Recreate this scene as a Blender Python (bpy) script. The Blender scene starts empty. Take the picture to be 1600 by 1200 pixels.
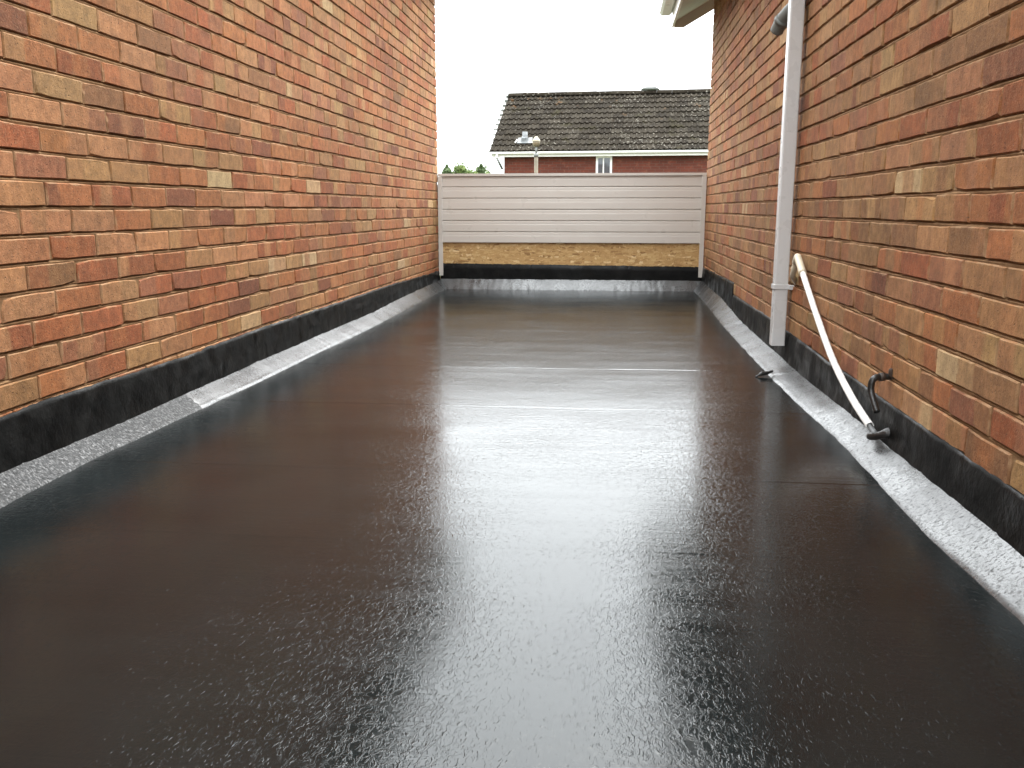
import bpy, bmesh, math, random
from mathutils import Vector, Matrix, noise as mn

R = math.radians
rnd = random.Random(11)
S = bpy.context.scene
COL = S.collection

# ------------------------------------------------------------------ camera
CAM_Z = 0.722                       # eye height above the flat roof (roof deck = z 0)
cd = bpy.data.cameras.new('camera')
cam = bpy.data.objects.new('camera', cd)
COL.objects.link(cam)
cam.location = (0, 0, CAM_Z)
cam.rotation_euler = (R(90 - 11.19), 0, R(6.305))
cd.sensor_width = 36
cd.lens = 31.16
cd.clip_start = 0.05
cd.clip_end = 2000
S.camera = cam

# ------------------------------------------------------------------ sky and sun (overcast)
SUN_EL, SUN_AZ = 58, 28             # azimuth from +Y towards +X
w = bpy.data.worlds.new('World')
S.world = w
w.use_nodes = True
nt = w.node_tree
nt.nodes.clear()
sky = nt.nodes.new('ShaderNodeTexSky')
sky.sky_type = 'NISHITA'
sky.sun_disc = False
sky.sun_elevation = R(SUN_EL)
sky.sun_rotation = R(SUN_AZ)
sky.dust_density = 5
hs = nt.nodes.new('ShaderNodeHueSaturation')
hs.inputs['Saturation'].default_value = 0.22
mixc = nt.nodes.new('ShaderNodeMix')
mixc.data_type = 'RGBA'
mixc.inputs['Factor'].default_value = 0.85
# even cloud cover with the standard overcast luminance (zenith about three times the horizon)
gtc = nt.nodes.new('ShaderNodeTexCoord')
gsp = nt.nodes.new('ShaderNodeSeparateXYZ')
gmr = nt.nodes.new('ShaderNodeMapRange')
gmr.inputs['To Min'].default_value = 5.6
gmr.inputs['To Max'].default_value = 16.8
gsc = nt.nodes.new('ShaderNodeVectorMath')
gsc.operation = 'SCALE'
gsc.inputs[0].default_value = (.955, 1.0, 1.02)
nt.links.new(gtc.outputs['Generated'], gsp.inputs[0])
nt.links.new(gsp.outputs[2], gmr.inputs['Value'])
nt.links.new(gmr.outputs[0], gsc.inputs['Scale'])
nt.links.new(gsc.outputs[0], mixc.inputs['B'])
bg = nt.nodes.new('ShaderNodeBackground')
bg.inputs['Strength'].default_value = 0.10
wo = nt.nodes.new('ShaderNodeOutputWorld')
nt.links.new(sky.outputs[0], hs.inputs['Color'])
nt.links.new(hs.outputs[0], mixc.inputs['A'])
nt.links.new(mixc.outputs['Result'], bg.inputs['Color'])
nt.links.new(bg.outputs[0], wo.inputs[0])

sd = bpy.data.lights.new('sun', 'SUN')
sd.energy = 0.7
sd.angle = R(50)
sd.color = (1, 0.97, 0.92)
sun = bpy.data.objects.new('sun', sd)
COL.objects.link(sun)
sv = Vector((math.cos(R(SUN_EL)) * math.sin(R(SUN_AZ)), math.cos(R(SUN_EL)) * math.cos(R(SUN_AZ)), math.sin(R(SUN_EL))))
sun.rotation_euler = sv.to_track_quat('Z', 'Y').to_euler()
sun.location = sv * 30

S.view_settings.view_transform = 'Standard'
S.view_settings.look = 'None'
S.view_settings.exposure = 2.52
S.view_settings.gamma = 1

XL, XR = -1.569, 0.820              # brick wall faces either side of the roof

# ------------------------------------------------------------------ node helper
class NT:
    def __init__(s, name):
        s.m = bpy.data.materials.new(name)
        s.m.use_nodes = True
        s.t = s.m.node_tree
        s.t.nodes.clear()
        s.out = s.n('ShaderNodeOutputMaterial')
        s.b = s.n('ShaderNodeBsdfPrincipled')
        s.t.links.new(s.b.outputs[0], s.out.inputs[0])
    def n(s, kind, **kw):
        d = s.t.nodes.new(kind)
        for k, v in kw.items():
            setattr(d, k, v)
        return d
    def put(s, v, sock):
        if isinstance(v, bpy.types.NodeSocket):
            s.t.links.new(v, sock)
        elif v is not None:
            sock.default_value = v
    def math(s, op, a, b=None, c=None, clamp=False):
        d = s.n('ShaderNodeMath', operation=op, use_clamp=clamp)
        s.put(a, d.inputs[0]); s.put(b, d.inputs[1]); s.put(c, d.inputs[2])
        return d.outputs[0]
    def mix(s, f, a, b, blend='MIX'):
        d = s.n('ShaderNodeMix', data_type='RGBA', blend_type=blend)
        s.put(f, d.inputs['Factor']); s.put(a, d.inputs['A']); s.put(b, d.inputs['B'])
        return d.outputs['Result']
    def pos(s):
        return s.n('ShaderNodeNewGeometry').outputs['Position']
    def obj(s):
        return s.n('ShaderNodeTexCoord').outputs['Object']
    def mapping(s, v, scale=(1, 1, 1), rot=(0, 0, 0), loc=(0, 0, 0)):
        d = s.n('ShaderNodeMapping')
        s.put(v, d.inputs[0])
        d.inputs['Scale'].default_value = scale
        d.inputs['Rotation'].default_value = rot
        d.inputs['Location'].default_value = loc
        return d.outputs[0]
    def noise(s, v, scale, detail=2, rough=.5, dist=0, col=False):
        d = s.n('ShaderNodeTexNoise')
        s.put(v, d.inputs['Vector'])
        d.inputs['Scale'].default_value = scale
        d.inputs['Detail'].default_value = detail
        d.inputs['Roughness'].default_value = rough
        d.inputs['Distortion'].default_value = dist
        return d.outputs['Color' if col else 'Fac']
    def vor(s, v, scale, feature='F1', out='Distance', rand=1):
        d = s.n('ShaderNodeTexVoronoi', feature=feature)
        s.put(v, d.inputs['Vector'])
        d.inputs['Scale'].default_value = scale
        d.inputs['Randomness'].default_value = rand
        return d.outputs[out]
    def step(s, v, a, b, lo=0, hi=1):
        d = s.n('ShaderNodeMapRange', interpolation_type='SMOOTHSTEP')
        s.put(v, d.inputs['Value'])
        s.put(a, d.inputs['From Min']); s.put(b, d.inputs['From Max'])
        d.inputs['To Min'].default_value = lo; d.inputs['To Max'].default_value = hi
        return d.outputs[0]
    def ramp(s, v, stops):
        d = s.n('ShaderNodeValToRGB')
        s.put(v, d.inputs[0])
        e = d.color_ramp.elements
        while len(e) < len(stops):
            e.new(0.5)
        for i, (p, c) in enumerate(stops):
            e[i].position = p
            e[i].color = (*c, 1)
        return d.outputs[0]
    def attr(s, name, out='Color'):
        d = s.n('ShaderNodeAttribute', attribute_name=name)
        return d.outputs[out]
    def sep(s, v):
        d = s.n('ShaderNodeSeparateXYZ')
        s.put(v, d.inputs[0])
        return d.outputs
    def bump(s, h, dist=1.0, strength=1.0, normal=None):
        d = s.n('ShaderNodeBump')
        d.inputs['Strength'].default_value = strength
        d.inputs['Distance'].default_value = dist
        s.put(h, d.inputs['Height'])
        s.put(normal, d.inputs['Normal'])
        return d.outputs[0]
    def done(s, color=None, rough=None, normal=None, spec=None, ior=None, metal=None):
        s.put(color if not isinstance(color, tuple) else (*color, 1), s.b.inputs['Base Color'])
        s.put(rough, s.b.inputs['Roughness'])
        s.put(normal, s.b.inputs['Normal'])
        s.put(spec, s.b.inputs['Specular IOR Level'])
        s.put(ior, s.b.inputs['IOR'])
        s.put(metal, s.b.inputs['Metallic'])
        return s.m

def plain(name, c, rough=.5, var=.12, scale=8, bump=0.0, bscale=200, spec=.5, metal=0.0):
    t = NT(name)
    p = t.pos()
    n = t.noise(p, scale, 4)
    f = t.step(n, .3, .7, 1 - var, 1 + var)
    cc = t.n('ShaderNodeVectorMath', operation='SCALE')
    cc.inputs[0].default_value = c
    t.put(f, cc.inputs['Scale'])
    r = t.math('ADD', t.math('MULTIPLY', t.noise(p, scale * 3, 3), .2), rough - .1)
    nor = t.bump(t.noise(p, bscale, 3), bump) if bump else None
    return t.done(cc.outputs[0], r, nor, spec, metal=metal)

# ------------------------------------------------------------------ materials
def mat_brick():
    t = NT('brick_clay')
    p = t.pos()
    bp = t.attr('bp', 'Vector'); bd = t.attr('bd', 'Vector')
    u, v, seed = t.sep(bp)
    b0, b1, sf = t.sep(bd)
    wob = t.math('MULTIPLY', t.math('SUBTRACT', t.noise(p, 22, 3), .5), .16)
    uu = t.math('ADD', u, wob)
    m0 = t.step(uu, t.math('SUBTRACT', b0, sf), t.math('ADD', b0, sf))
    m1 = t.step(uu, t.math('SUBTRACT', b1, sf), t.math('ADD', b1, sf), 1, 0)
    band = t.math('MULTIPLY', m0, m1)
    c = t.mix(band, t.attr('ca'), t.attr('cb'))
    # cloudy firing tone, vertical drag marks
    cl = t.step(t.noise(p, 30, 4, .6), .3, .72, .80, 1.18)
    dr = t.step(t.noise(t.mapping(p, (1, 90, 14)), 1, 3), .3, .7, .92, 1.08)
    k = t.math('MULTIPLY', cl, dr)
    sc = t.n('ShaderNodeVectorMath', operation='SCALE'); t.put(c, sc.inputs[0]); t.put(k, sc.inputs['Scale'])
    c = sc.outputs[0]
    wide = t.step(t.noise(p, 1.3, 4, .55), .32, .7, .86, 1.12)
    s2 = t.n('ShaderNodeVectorMath', operation='SCALE'); t.put(c, s2.inputs[0]); t.put(wide, s2.inputs['Scale'])
    c = s2.outputs[0]
    # sandy grain: pale grains and dark pits
    g = t.noise(p, 190, 3, .75)
    c = t.mix(t.step(g, .52, .68, 0, .5), c, (.30, .175, .092, 1))
    pit = t.noise(p, 150, 4, .75)
    c = t.mix(t.step(pit, .565, .67, 0, .72), c, (.055, .035, .025, 1))
    pit2 = t.vor(p, 46)
    c = t.mix(t.step(pit2, .05, .10, .75, 0), c, (.05, .032, .024, 1))
    # worn pale arrises with mortar smears
    eu = t.math('MINIMUM', u, t.math('SUBTRACT', 1, u))
    eu = t.math('MULTIPLY', eu, 3.3)
    ev = t.math('MINIMUM', t.math('ADD', v, .06), t.math('SUBTRACT', 1, v))
    e = t.math('MINIMUM', eu, ev)
    en = t.math('ADD', e, t.math('MULTIPLY', t.math('SUBTRACT', t.noise(p, 38, 3), .5), .22))
    rim = t.step(en, .015, .10, .68, 0)
    rim = t.math('MULTIPLY', rim, t.step(t.noise(p, 17, 2), .38, .58))
    c = t.mix(rim, c, (.35, .215, .118, 1))
    dv = t.n('ShaderNodeVectorMath', operation='DISTANCE')  # ragged round dark patch at one spot on the right wall
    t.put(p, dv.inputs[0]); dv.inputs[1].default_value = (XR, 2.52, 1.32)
    dark_mark = t.math('ADD', dv.outputs['Value'], t.math('MULTIPLY', t.noise(p, 18, 3), .06))
    c = t.mix(t.step(dark_mark, .05, .17, .75, 0), c, (.03, .02, .015, 1))
    h = t.math('ADD', t.math('MULTIPLY', t.noise(p, 170, 4, .75), .0026), t.math('MULTIPLY', t.noise(p, 45, 3), .0022))
    h = t.math('SUBTRACT', h, t.math('MULTIPLY', t.step(pit2, .04, .12, 1, 0), .002))
    return t.done(c, .88, t.bump(h), .25)

def mat_mortar():
    t = NT('mortar')
    p = t.pos()
    c = t.ramp(t.noise(p, 26, 5, .6), [(.25, (.145, .075, .034)), (.5, (.215, .122, .058)), (.75, (.29, .178, .092))])
    c = t.mix(t.step(t.noise(p, 350, 2), .55, .7, 0, .35), c, (.27, .17, .095, 1))
    h = t.math('MULTIPLY', t.noise(p, 220, 4, .7), .0022)
    return t.done(c, .95, t.bump(h), .2)

def mat_far_brick(name='far_brick', c1=(.120, .032, .020), c2=(.085, .025, .017), mo=(.10, .065, .05)):
    t = NT(name)
    o = t.obj()
    x, y, z = t.sep(o)
    cb = t.n('ShaderNodeCombineXYZ')
    t.put(t.math('ADD', x, y), cb.inputs[0]); t.put(z, cb.inputs[1])
    br = t.n('ShaderNodeTexBrick')
    t.put(cb.outputs[0], br.inputs['Vector'])
    br.inputs['Scale'].default_value = 1
    br.inputs['Brick Width'].default_value = .225
    br.inputs['Row Height'].default_value = .075
    br.inputs['Mortar Size'].default_value = .005
    br.inputs['Color1'].default_value = (*c1, 1)
    br.inputs['Color2'].default_value = (*c2, 1)
    br.inputs['Mortar'].default_value = (*mo, 1)
    c = t.mix(t.step(t.noise(o, 1.4, 4), .3, .7, 0, .35), br.outputs[0], (.07, .024, .018, 1))
    c = t.mix(t.step(t.noise(o, 9, 3), .55, .7, 0, .35), c, (.20, .08, .05, 1))
    return t.done(c, .9, t.bump(br.outputs['Fac'], .006, 1), .2)

def mat_deck():
    t = NT('wet_bitumen_coating')
    p = t.obj()
    x, y, z = t.sep(p)
    # roller wrinkles: sparse worm-like ridges, patches of strong and weak relief, plus fine grain
    wn = t.noise(t.mapping(p, (1, .62, 1), (0, 0, .6)), 78, 3, .6, .8)
    ridge = t.step(t.math('ABSOLUTE', t.math('SUBTRACT', wn, .5)), 0, .09, 1, 0)
    wn2 = t.noise(t.mapping(p, (1, .6, 1), (0, 0, -.5), (3, 7, 0)), 115, 2, .6, .6)
    pim = t.step(wn2, .56, .72)
    wn3 = t.noise(t.mapping(p, (1, .5, 1), (0, 0, .3), (1, 2, 0)), 170, 2, .5, .4)
    spk = t.step(wn3, .64, .76)
    patch = t.step(t.noise(p, 2.6, 3), .30, .66, .5, 1)
    h = t.math('MULTIPLY', t.math('ADD', t.math('MULTIPLY', ridge, .00010), t.math('MULTIPLY', pim, .00025)), patch)
    h = t.math('ADD', h, t.math('MULTIPLY', t.math('MULTIPLY', spk, patch), .00025))
    h = t.math('ADD', h, t.math('MULTIPLY', t.noise(p, 14, 2), .00030))
    # squeegee drag lines across the roof
    dl = t.noise(t.mapping(p, (2.2, 75, 1)), 1, 4, .65)
    h = t.math('ADD', h, t.math('MULTIPLY', dl, .00034))
    streak = t.step(t.noise(t.mapping(p, (1.3, 16, 1)), 1, 4, .6), .35, .7)
    blot = t.step(t.noise(p, 1.7, 4, .6), .35, .7)
    rough = t.math('ADD', .09, t.math('ADD', t.math('MULTIPLY', streak, .07), t.math('MULTIPLY', blot, .05)))
    c = t.mix(t.step(t.noise(p, 3, 4), .3, .7), (.0036, .0056, .0059, 1), (.0062, .0090, .0094, 1))
    return t.done(c, rough, t.bump(h), .5, 1.45)

def mat_fillet(name='fillet_bitumen', r0=.22, r1=.31, g=.8, lo=.12):
    t = NT(name)
    p = t.obj()
    h = t.math('MULTIPLY', t.noise(p, 120, 3, .7, .5), .00075 * g)
    h = t.math('ADD', h, t.math('MULTIPLY', t.noise(t.mapping(p, (45, 190, 45)), 1, 3), .00028 * g))
    h = t.math('ADD', h, t.math('MULTIPLY', t.noise(p, 22, 2), .0003))
    sp = t.noise(p, 95, 3, .7)
    c = t.mix(t.step(sp, .35, .65), (.020, .020, .020, 1), (.045, .046, .047, 1))
    gr = t.noise(t.mapping(p, (1, 1.5, 1)), 105, 3, .75)
    r = t.math('ADD', t.step(t.noise(p, 5, 3), .3, .7, r0, r1), t.step(gr, .46, .66, 0, .30))
    sl = t.step(gr, .44 + lo, .60 + lo, .62, .10)
    return t.done(c, r, t.bump(h), sl, 1.72)

def mat_upstand():
    t = NT('upstand_bitumen')
    p = t.obj()
    h = t.math('MULTIPLY', t.noise(p, 90, 4, .65), .0014)
    h = t.math('ADD', h, t.math('MULTIPLY', t.noise(p, 12, 3), .006))
    c = t.mix(t.step(t.noise(p, 14, 4), .35, .7), (.0035, .0037, .0037, 1), (.0085, .0085, .0080, 1))
    c = t.mix(t.step(t.noise(t.mapping(p, (1, 1, .35)), 70, 3), .62, .75, 0, .10), c, (.022, .022, .021, 1))
    r = t.step(t.noise(p, 7, 3), .35, .65, .28, .62)
    return t.done(c, r, t.bump(h), .11)

def mat_osb():
    t = NT('osb_board')
    p = t.pos()
    def layer(rot, loc):
        q = t.mapping(p, (14, 1, 62), (0, rot, 0), loc)
        wv = t.noise(p, 16, 2, col=True)
        ad = t.n('ShaderNodeVectorMath', operation='MULTIPLY_ADD')
        t.put(wv, ad.inputs[0]); ad.inputs[1].default_value = (.9, 0, .9); t.put(q, ad.inputs[2])
        return t.vor(ad.outputs[0], 1, out='Color')
    stops = [(0, (.25, .135, .05)), (.12, (.42, .25, .10)), (.6, (.49, .31, .13)), (.9, (.55, .37, .165)), (1, (.72, .55, .31))]
    a = t.ramp(t.sep(layer(.45, (0, 0, 0)))[0], stops)
    b = t.ramp(t.sep(layer(-.75, (3, 0, 5)))[1], stops)
    d = t.ramp(t.sep(layer(1.1, (8, 0, 2)))[0], stops)
    c = t.mix(t.step(t.noise(p, 21, 1), .47, .52), a, b)
    c = t.mix(t.step(t.noise(t.mapping(p, loc=(5, 5, 5)), 24, 1), .53, .58), c, d)
    c = t.mix(t.step(t.noise(t.mapping(p, (30, 1, 130), (0, .4, 0)), 1, 3), .56, .74, 0, .5), c, (.22, .115, .045, 1))
    c = t.mix(t.step(t.noise(t.mapping(p, (130, 1, 30), (0, .5, 0)), 1, 3), .56, .74, 0, .45), c, (.66, .47, .25, 1))
    return t.done(c, .7, t.bump(t.noise(p, 120, 3), .002), .3)

def mat_pvc(name, c, rough=.32):
    t = NT(name)
    p = t.pos()
    cc = t.mix(t.step(t.noise(p, 4, 4), .35, .75, 0, .14), (*c, 1), (c[0] * .82, c[1] * .79, c[2] * .74, 1))
    cc = t.mix(t.step(t.noise(p, 85, 3), .66, .78, 0, .25), cc, (.25, .22, .18, 1))
    r = t.step(t.noise(p, 12, 3), .3, .7, rough - .05, rough + .12)
    return t.done(cc, r, t.bump(t.noise(p, 5, 2), .004), .5)

def mat_tile():
    t = NT('weathered_concrete_tile')
    p = t.pos()
    oi = t.n('ShaderNodeObjectInfo')
    c = t.ramp(oi.outputs['Random'], [(0, (.013, .0102, .0070)), (.5, (.021, .0170, .0120)), (1, (.031, .0258, .0190))])
    c = t.mix(t.step(t.noise(p, 6, 4, .6), .4, .7, 0, .7), c, (.009, .007, .005, 1))
    lich = t.noise(p, 15, 3, .6)
    area = t.step(t.noise(p, .55, 2), .35, .62, .0, .07)
    lich = t.math('ADD', lich, area)
    c = t.mix(t.step(lich, .655, .73, 0, .8), c, (.20, .185, .155, 1))
    org = t.math('MULTIPLY', t.step(t.noise(p, 3.2, 3), .64, .72), t.step(t.sep(p)[2], 2.9, 4.0))
    c = t.mix(t.math('MULTIPLY', org, .5), c, (.10, .05, .018, 1))
    moss = t.step(t.noise(t.mapping(p, loc=(9, 2, 4)), 2.1, 4), .58, .72, 0, .55)
    c = t.mix(moss, c, (.024, .021, .009, 1))
    return t.done(c, .95, t.bump(t.noise(p, 40, 3), .01), .06)

def mat_leaf(name, a, b):
    t = NT(name)
    p = t.pos()
    c = t.mix(t.step(t.noise(p, 1.6, 3), .35, .65), (*a, 1), (*b, 1))
    c = t.mix(t.step(t.noise(p, 14, 2), .5, .7, 0, .5), c, (b[0] * 1.3, b[1] * 1.25, b[2], 1))
    return t.done(c, .7, None, .3)

def mat_glass():
    t = NT('window_glass')
    return t.done((.05, .06, .07), .04, t.bump(t.noise(t.pos(), 2, 2), .002), .9)

M = dict(
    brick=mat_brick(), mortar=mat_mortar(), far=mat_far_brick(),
    core=mat_far_brick('house_brick', (.36, .16, .085), (.30, .11, .06), (.22, .15, .09)),
    deck=mat_deck(), fillet=mat_fillet(), fillet_dull=mat_fillet('fillet_bitumen_dull', .26, .38, 3.0, -.11), upstand=mat_upstand(), osb=mat_osb(),
    clad=mat_pvc('cladding_pvc', (.535, .495, .45)), pvc=mat_pvc('white_pvc', (.74, .72, .69)),
    pipe=mat_pvc('downpipe_pvc', (.53, .52, .515), .28), wpipe=mat_pvc('overflow_pvc', (.88, .87, .83), .22),
    aged=mat_pvc('aged_pvc', (.60, .53, .40), .45), soffit=mat_pvc('soffit_board', (.50, .475, .43), .5),
    tile=mat_tile(), leaf=mat_leaf('leaf_green', (.045, .075, .018), (.10, .135, .03)),
    dleaf=mat_leaf('conifer_green', (.035, .06, .02), (.07, .10, .035)),
    bark=plain('bark', (.09, .065, .045), .9, .3, 12, .01, 30),
    grey=plain('grey_metal', (.13, .135, .125), .5, .15, 20, .001, 200), lead=plain('lead_grey', (.115, .12, .122), .55, .15, 10),
    concrete=plain('pole_concrete', (.12, .10, .07), .85, .2, 6, .003, 60),
    lamp=plain('lamp_cap', (.27, .235, .17), .5, .1, 10), lampglass=plain('lamp_bowl', (.15, .115, .07), .35, .25, 14),
    black=plain('black_bitumen_paint', (.016, .015, .014), .35, .3, 40, .002, 120),
    rust=plain('rusted_metal', (.045, .028, .02), .6, .35, 60, .002, 160),
    ground=plain('ground_tarmac', (.06, .058, .055), .95, .25, 1.5, .006, 40),
    grass=plain('lawn', (.05, .075, .025), .95, .3, 2.0, .02, 60),
    render=plain('garage_block', (.32, .29, .25), .9, .15, 3), glass=mat_glass(),
    curtain=plain('curtain', (.55, .56, .60), .9, .12, 4), dark=plain('dark_void', (.01, .01, .01), .8, .1, 3))

# ------------------------------------------------------------------ mesh helpers
def mesh_obj(name, verts, faces, mat, parent=None, loc=(0, 0, 0), smooth=False):
    me = bpy.data.meshes.new(name)
    me.from_pydata([tuple(v) for v in verts], [], faces)
    me.update()
    if mat:
        me.materials.append(mat)
    o = bpy.data.objects.new(name, me)
    COL.objects.link(o)
    o.location = loc
    if smooth:
        me.polygons.foreach_set('use_smooth', [True] * len(me.polygons))
    if parent:
        o.parent = parent
    return o

def bm_obj(name, bm, mat, parent=None, smooth=False, loc=(0, 0, 0)):
    me = bpy.data.meshes.new(name)
    bmesh.ops.recalc_face_normals(bm, faces=bm.faces)
    bm.to_mesh(me)
    bm.free()
    me.materials.append(mat)
    o = bpy.data.objects.new(name, me)
    COL.objects.link(o)
    o.location = loc
    if smooth:
        me.polygons.foreach_set('use_smooth', [True] * len(me.polygons))
    if parent:
        o.parent = parent
    return o

def box(bm, x0, x1, y0, y1, z0, z1, bev=0.0):
    r = bmesh.ops.create_cube(bm, size=1)
    vs = r['verts']
    for v in vs:
        v.co = Vector(((x0 + x1) / 2 + v.co.x * (x1 - x0), (y0 + y1) / 2 + v.co.y * (y1 - y0), (z0 + z1) / 2 + v.co.z * (z1 - z0)))
    if bev:
        es = list({e for v in vs for e in v.link_edges})
        bmesh.ops.bevel(bm, geom=es, offset=bev, segments=2, affect='EDGES', profile=.5)

def box_obj(name, d, mat, parent=None, bev=0.0):
    bm = bmesh.new()
    box(bm, *d, bev)
    return bm_obj(name, bm, mat, parent)

def prism(bm, pts, axis, a, b):
    """extrude a 2-d outline: axis 'y' -> pts are (x,z); axis 'x' -> pts are (y,z)"""
    def P(p, t):
        return (p[0], t, p[1]) if axis == 'y' else (t, p[0], p[1])
    v0 = [bm.verts.new(P(p, a)) for p in pts]
    v1 = [bm.verts.new(P(p, b)) for p in pts]
    n = len(pts)
    bm.faces.new(v0); bm.faces.new(v1)
    for i in range(n):
        bm.faces.new((v0[i], v0[(i + 1) % n], v1[(i + 1) % n], v1[i]))

def catmull(pts, n=6):
    P = [Vector(p) for p in pts]
    out = []
    for i in range(len(P) - 1):
        p0 = P[max(i - 1, 0)]; p1 = P[i]; p2 = P[i + 1]; p3 = P[min(i + 2, len(P) - 1)]
        for k in range(n):
            t = k / n
            out.append(.5 * ((2 * p1) + (p2 - p0) * t + (2 * p0 - 5 * p1 + 4 * p2 - p3) * t * t + (3 * p1 - p0 - 3 * p2 + p3) * t ** 3))
    out.append(P[-1])
    return out

def tube(bm, pts, rad, seg=16, hollow=0.0):
    """swept round tube; rad number or list; hollow>0 recesses the far end"""
    P = [Vector(p) for p in pts]
    rs = rad if isinstance(rad, (list, tuple)) else [rad] * len(P)
    rings = []
    ref = None
    for i, p in enumerate(P):
        t = (P[min(i + 1, len(P) - 1)] - P[max(i - 1, 0)]).normalized()
        if ref is None:
            ref = t.orthogonal().normalized()
        ref = (ref - t * ref.dot(t)).normalized()
        bi = t.cross(ref)
        rings.append([bm.verts.new(p + (ref * math.cos(2 * math.pi * k / seg) + bi * math.sin(2 * math.pi * k / seg)) * rs[i]) for k in range(seg)])
    for a, b in zip(rings, rings[1:]):
        for k in range(seg):
            bm.faces.new((a[k], a[(k + 1) % seg], b[(k + 1) % seg], b[k]))
    bm.faces.new(rings[0][::-1])
    if hollow:
        t = (P[-1] - P[-2]).normalized()
        inner = [bm.verts.new(P[-1] + (v.co - P[-1]) * .84) for v in rings[-1]]
        deep = [bm.verts.new(v.co - t * hollow) for v in inner]
        for k in range(seg):
            j = (k + 1) % seg
            bm.faces.new((rings[-1][k], rings[-1][j], inner[j], inner[k]))
            bm.faces.new((inner[k], inner[j], deep[j], deep[k]))
        bm.faces.new(deep)
    else:
        bm.faces.new(rings[-1])

def lathe(bm, prof, c=(0, 0, 0), seg=20):
    rings = []
    for r, z in prof:
        rings.append([bm.verts.new((c[0] + r * math.cos(2 * math.pi * k / seg), c[1] + r * math.sin(2 * math.pi * k / seg), c[2] + z)) for k in range(seg)])
    for a, b in zip(rings, rings[1:]):
        for k in range(seg):
            bm.faces.new((a[k], a[(k + 1) % seg], b[(k + 1) % seg], b[k]))
    bm.faces.new(rings[0][::-1]); bm.faces.new(rings[-1])

def empty(name, loc, label, cat, group=None, rz=0):
    o = bpy.data.objects.new(name, None)
    COL.objects.link(o)
    o.location = loc
    o.rotation_euler = (0, 0, rz)
    o.empty_display_size = .2
    tag(o, label, cat, group)
    return o

def tag(o, label, cat, group=None):
    o['label'] = label
    o['category'] = cat
    if group:
        o['group'] = group
    return o

def lerp_tab(tab, y):
    if y <= tab[0][0]:
        return tab[0][1]
    for (a, va), (b, vb) in zip(tab, tab[1:]):
        if y <= b:
            return va + (vb - va) * (y - a) / (b - a)
    return tab[-1][1]

def N(x, y=0, z=0):
    return mn.noise(Vector((x, y, z)))

# ------------------------------------------------------------------ ground
GZ = -2.5
g = mesh_obj('ground', [(-600, -600, GZ), (600, -600, GZ), (600, 900, GZ), (-600, 900, GZ)], [(0, 1, 2, 3)], M['grass'])
g['kind'] = 'structure'
g = mesh_obj('road', [(-60, 12.5, GZ + .004), (60, 12.5, GZ + .004), (60, 18, GZ + .004), (-60, 18, GZ + .004)], [(0, 1, 2, 3)], M['ground'])
g['kind'] = 'structure'

# ------------------------------------------------------------------ the two near houses
YF, YN = 8.10, -1.60                # far corner, near end of the walls
CL, CH, JT, PJ = .2290, .075, .0100, .007
CF = cam.matrix_basis.to_3x3() @ Vector((0, 0, -1))
CR = cam.matrix_basis.to_3x3() @ Vector((1, 0, 0))
CU = cam.matrix_basis.to_3x3() @ Vector((0, 1, 0))

def px(p):
    d = Vector(p) - cam.location
    z = d.dot(CF)
    if z < .1:
        return None
    return 512 + 886.4 * d.dot(CR) / z, 384 - 886.4 * d.dot(CU) / z

PAL = dict(
    red=(.236, .076, .029), orange=(.272, .104, .038), pink=(.288, .132, .058), buff=(.288, .160, .066),
    brown=(.192, .091, .038), dark=(.160, .056, .027), tan=(.260, .130, .053), pale=(.37, .245, .125), rose=(.224, .088, .043))

def pick(wts, r):
    t = r.random() * sum(wts.values())
    for k, v in wts.items():
        t -= v
        if t <= 0:
            break
    c = PAL[k]
    f = r.uniform(.88, 1.12)
    return tuple(min(.9, q * f * r.uniform(.96, 1.04)) for q in c)

def brick_geo(ln, r, out, corner):
    """one brick with ragged arrises: outline of 10 points, chamfer, sides.  u along +Y, w towards the corridor (out=+1/-1)"""
    h = CH - JT
    us = [-.5, -.18, .17, .5]
    ring = [(u, -.5) for u in us] + [(.5, .0)] + [(u, .5) for u in us[::-1]] + [(-.5, .0)]
    tilt_u, tilt_v, dep = r.gauss(0, .0042), r.gauss(0, .010), r.gauss(0, .0008)
    sag = [r.gauss(0, .0011) for _ in ring]
    A, B, Cc = [], [], []
    for (u, v), s in zip(ring, sag):
        y, z = u * ln, v * h
        ey = -math.copysign(.0032, u) if abs(u) > .4 else 0
        ez = -math.copysign(.0028, v) if abs(v) > .4 else s
        yo = r.gauss(0, .0009) if abs(u) > .4 else 0
        zo = r.gauss(0, .0013) if abs(v) > .4 else 0
        wv = dep + tilt_u * y + tilt_v * z
        A.append((out * wv, y + ey + yo, z + ez + zo * .6))
        B.append((out * (wv - .0034 - abs(r.gauss(0, .0008))), y + yo, z + zo))
        Cc.append((out * -(.10 if corner else .026), y + yo, z + zo))
    for q, (su, sv_) in ((0, (1, 1)), (3, (-1, 1)), (5, (-1, -1)), (8, (1, -1))):
        if r.random() < .09:                      # a chipped corner
            a_, b_ = r.uniform(.003, .010), r.uniform(.003, .009)
            A[q] = (A[q][0] - out * .001, A[q][1] + su * a_, A[q][2] + sv_ * b_)
            B[q] = (B[q][0] - out * .003, B[q][1] + su * a_ * .5, B[q][2] + sv_ * b_ * .5)
    vs = A + B + Cc
    n = len(ring)
    fs = [list(range(n))] + [[i, n + i, n + (i + 1) % n, (i + 1) % n] for i in range(n)] + [[n + i, 2 * n + i, 2 * n + (i + 1) % n, n + (i + 1) % n] for i in range(n)]
    if out > 0:
        fs = [f for f in fs]
    else:
        fs = [f[::-1] for f in fs]
    at = [(y / ln + .5, z / h + .5) for _, y, z in vs]
    return vs, fs, at

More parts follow.
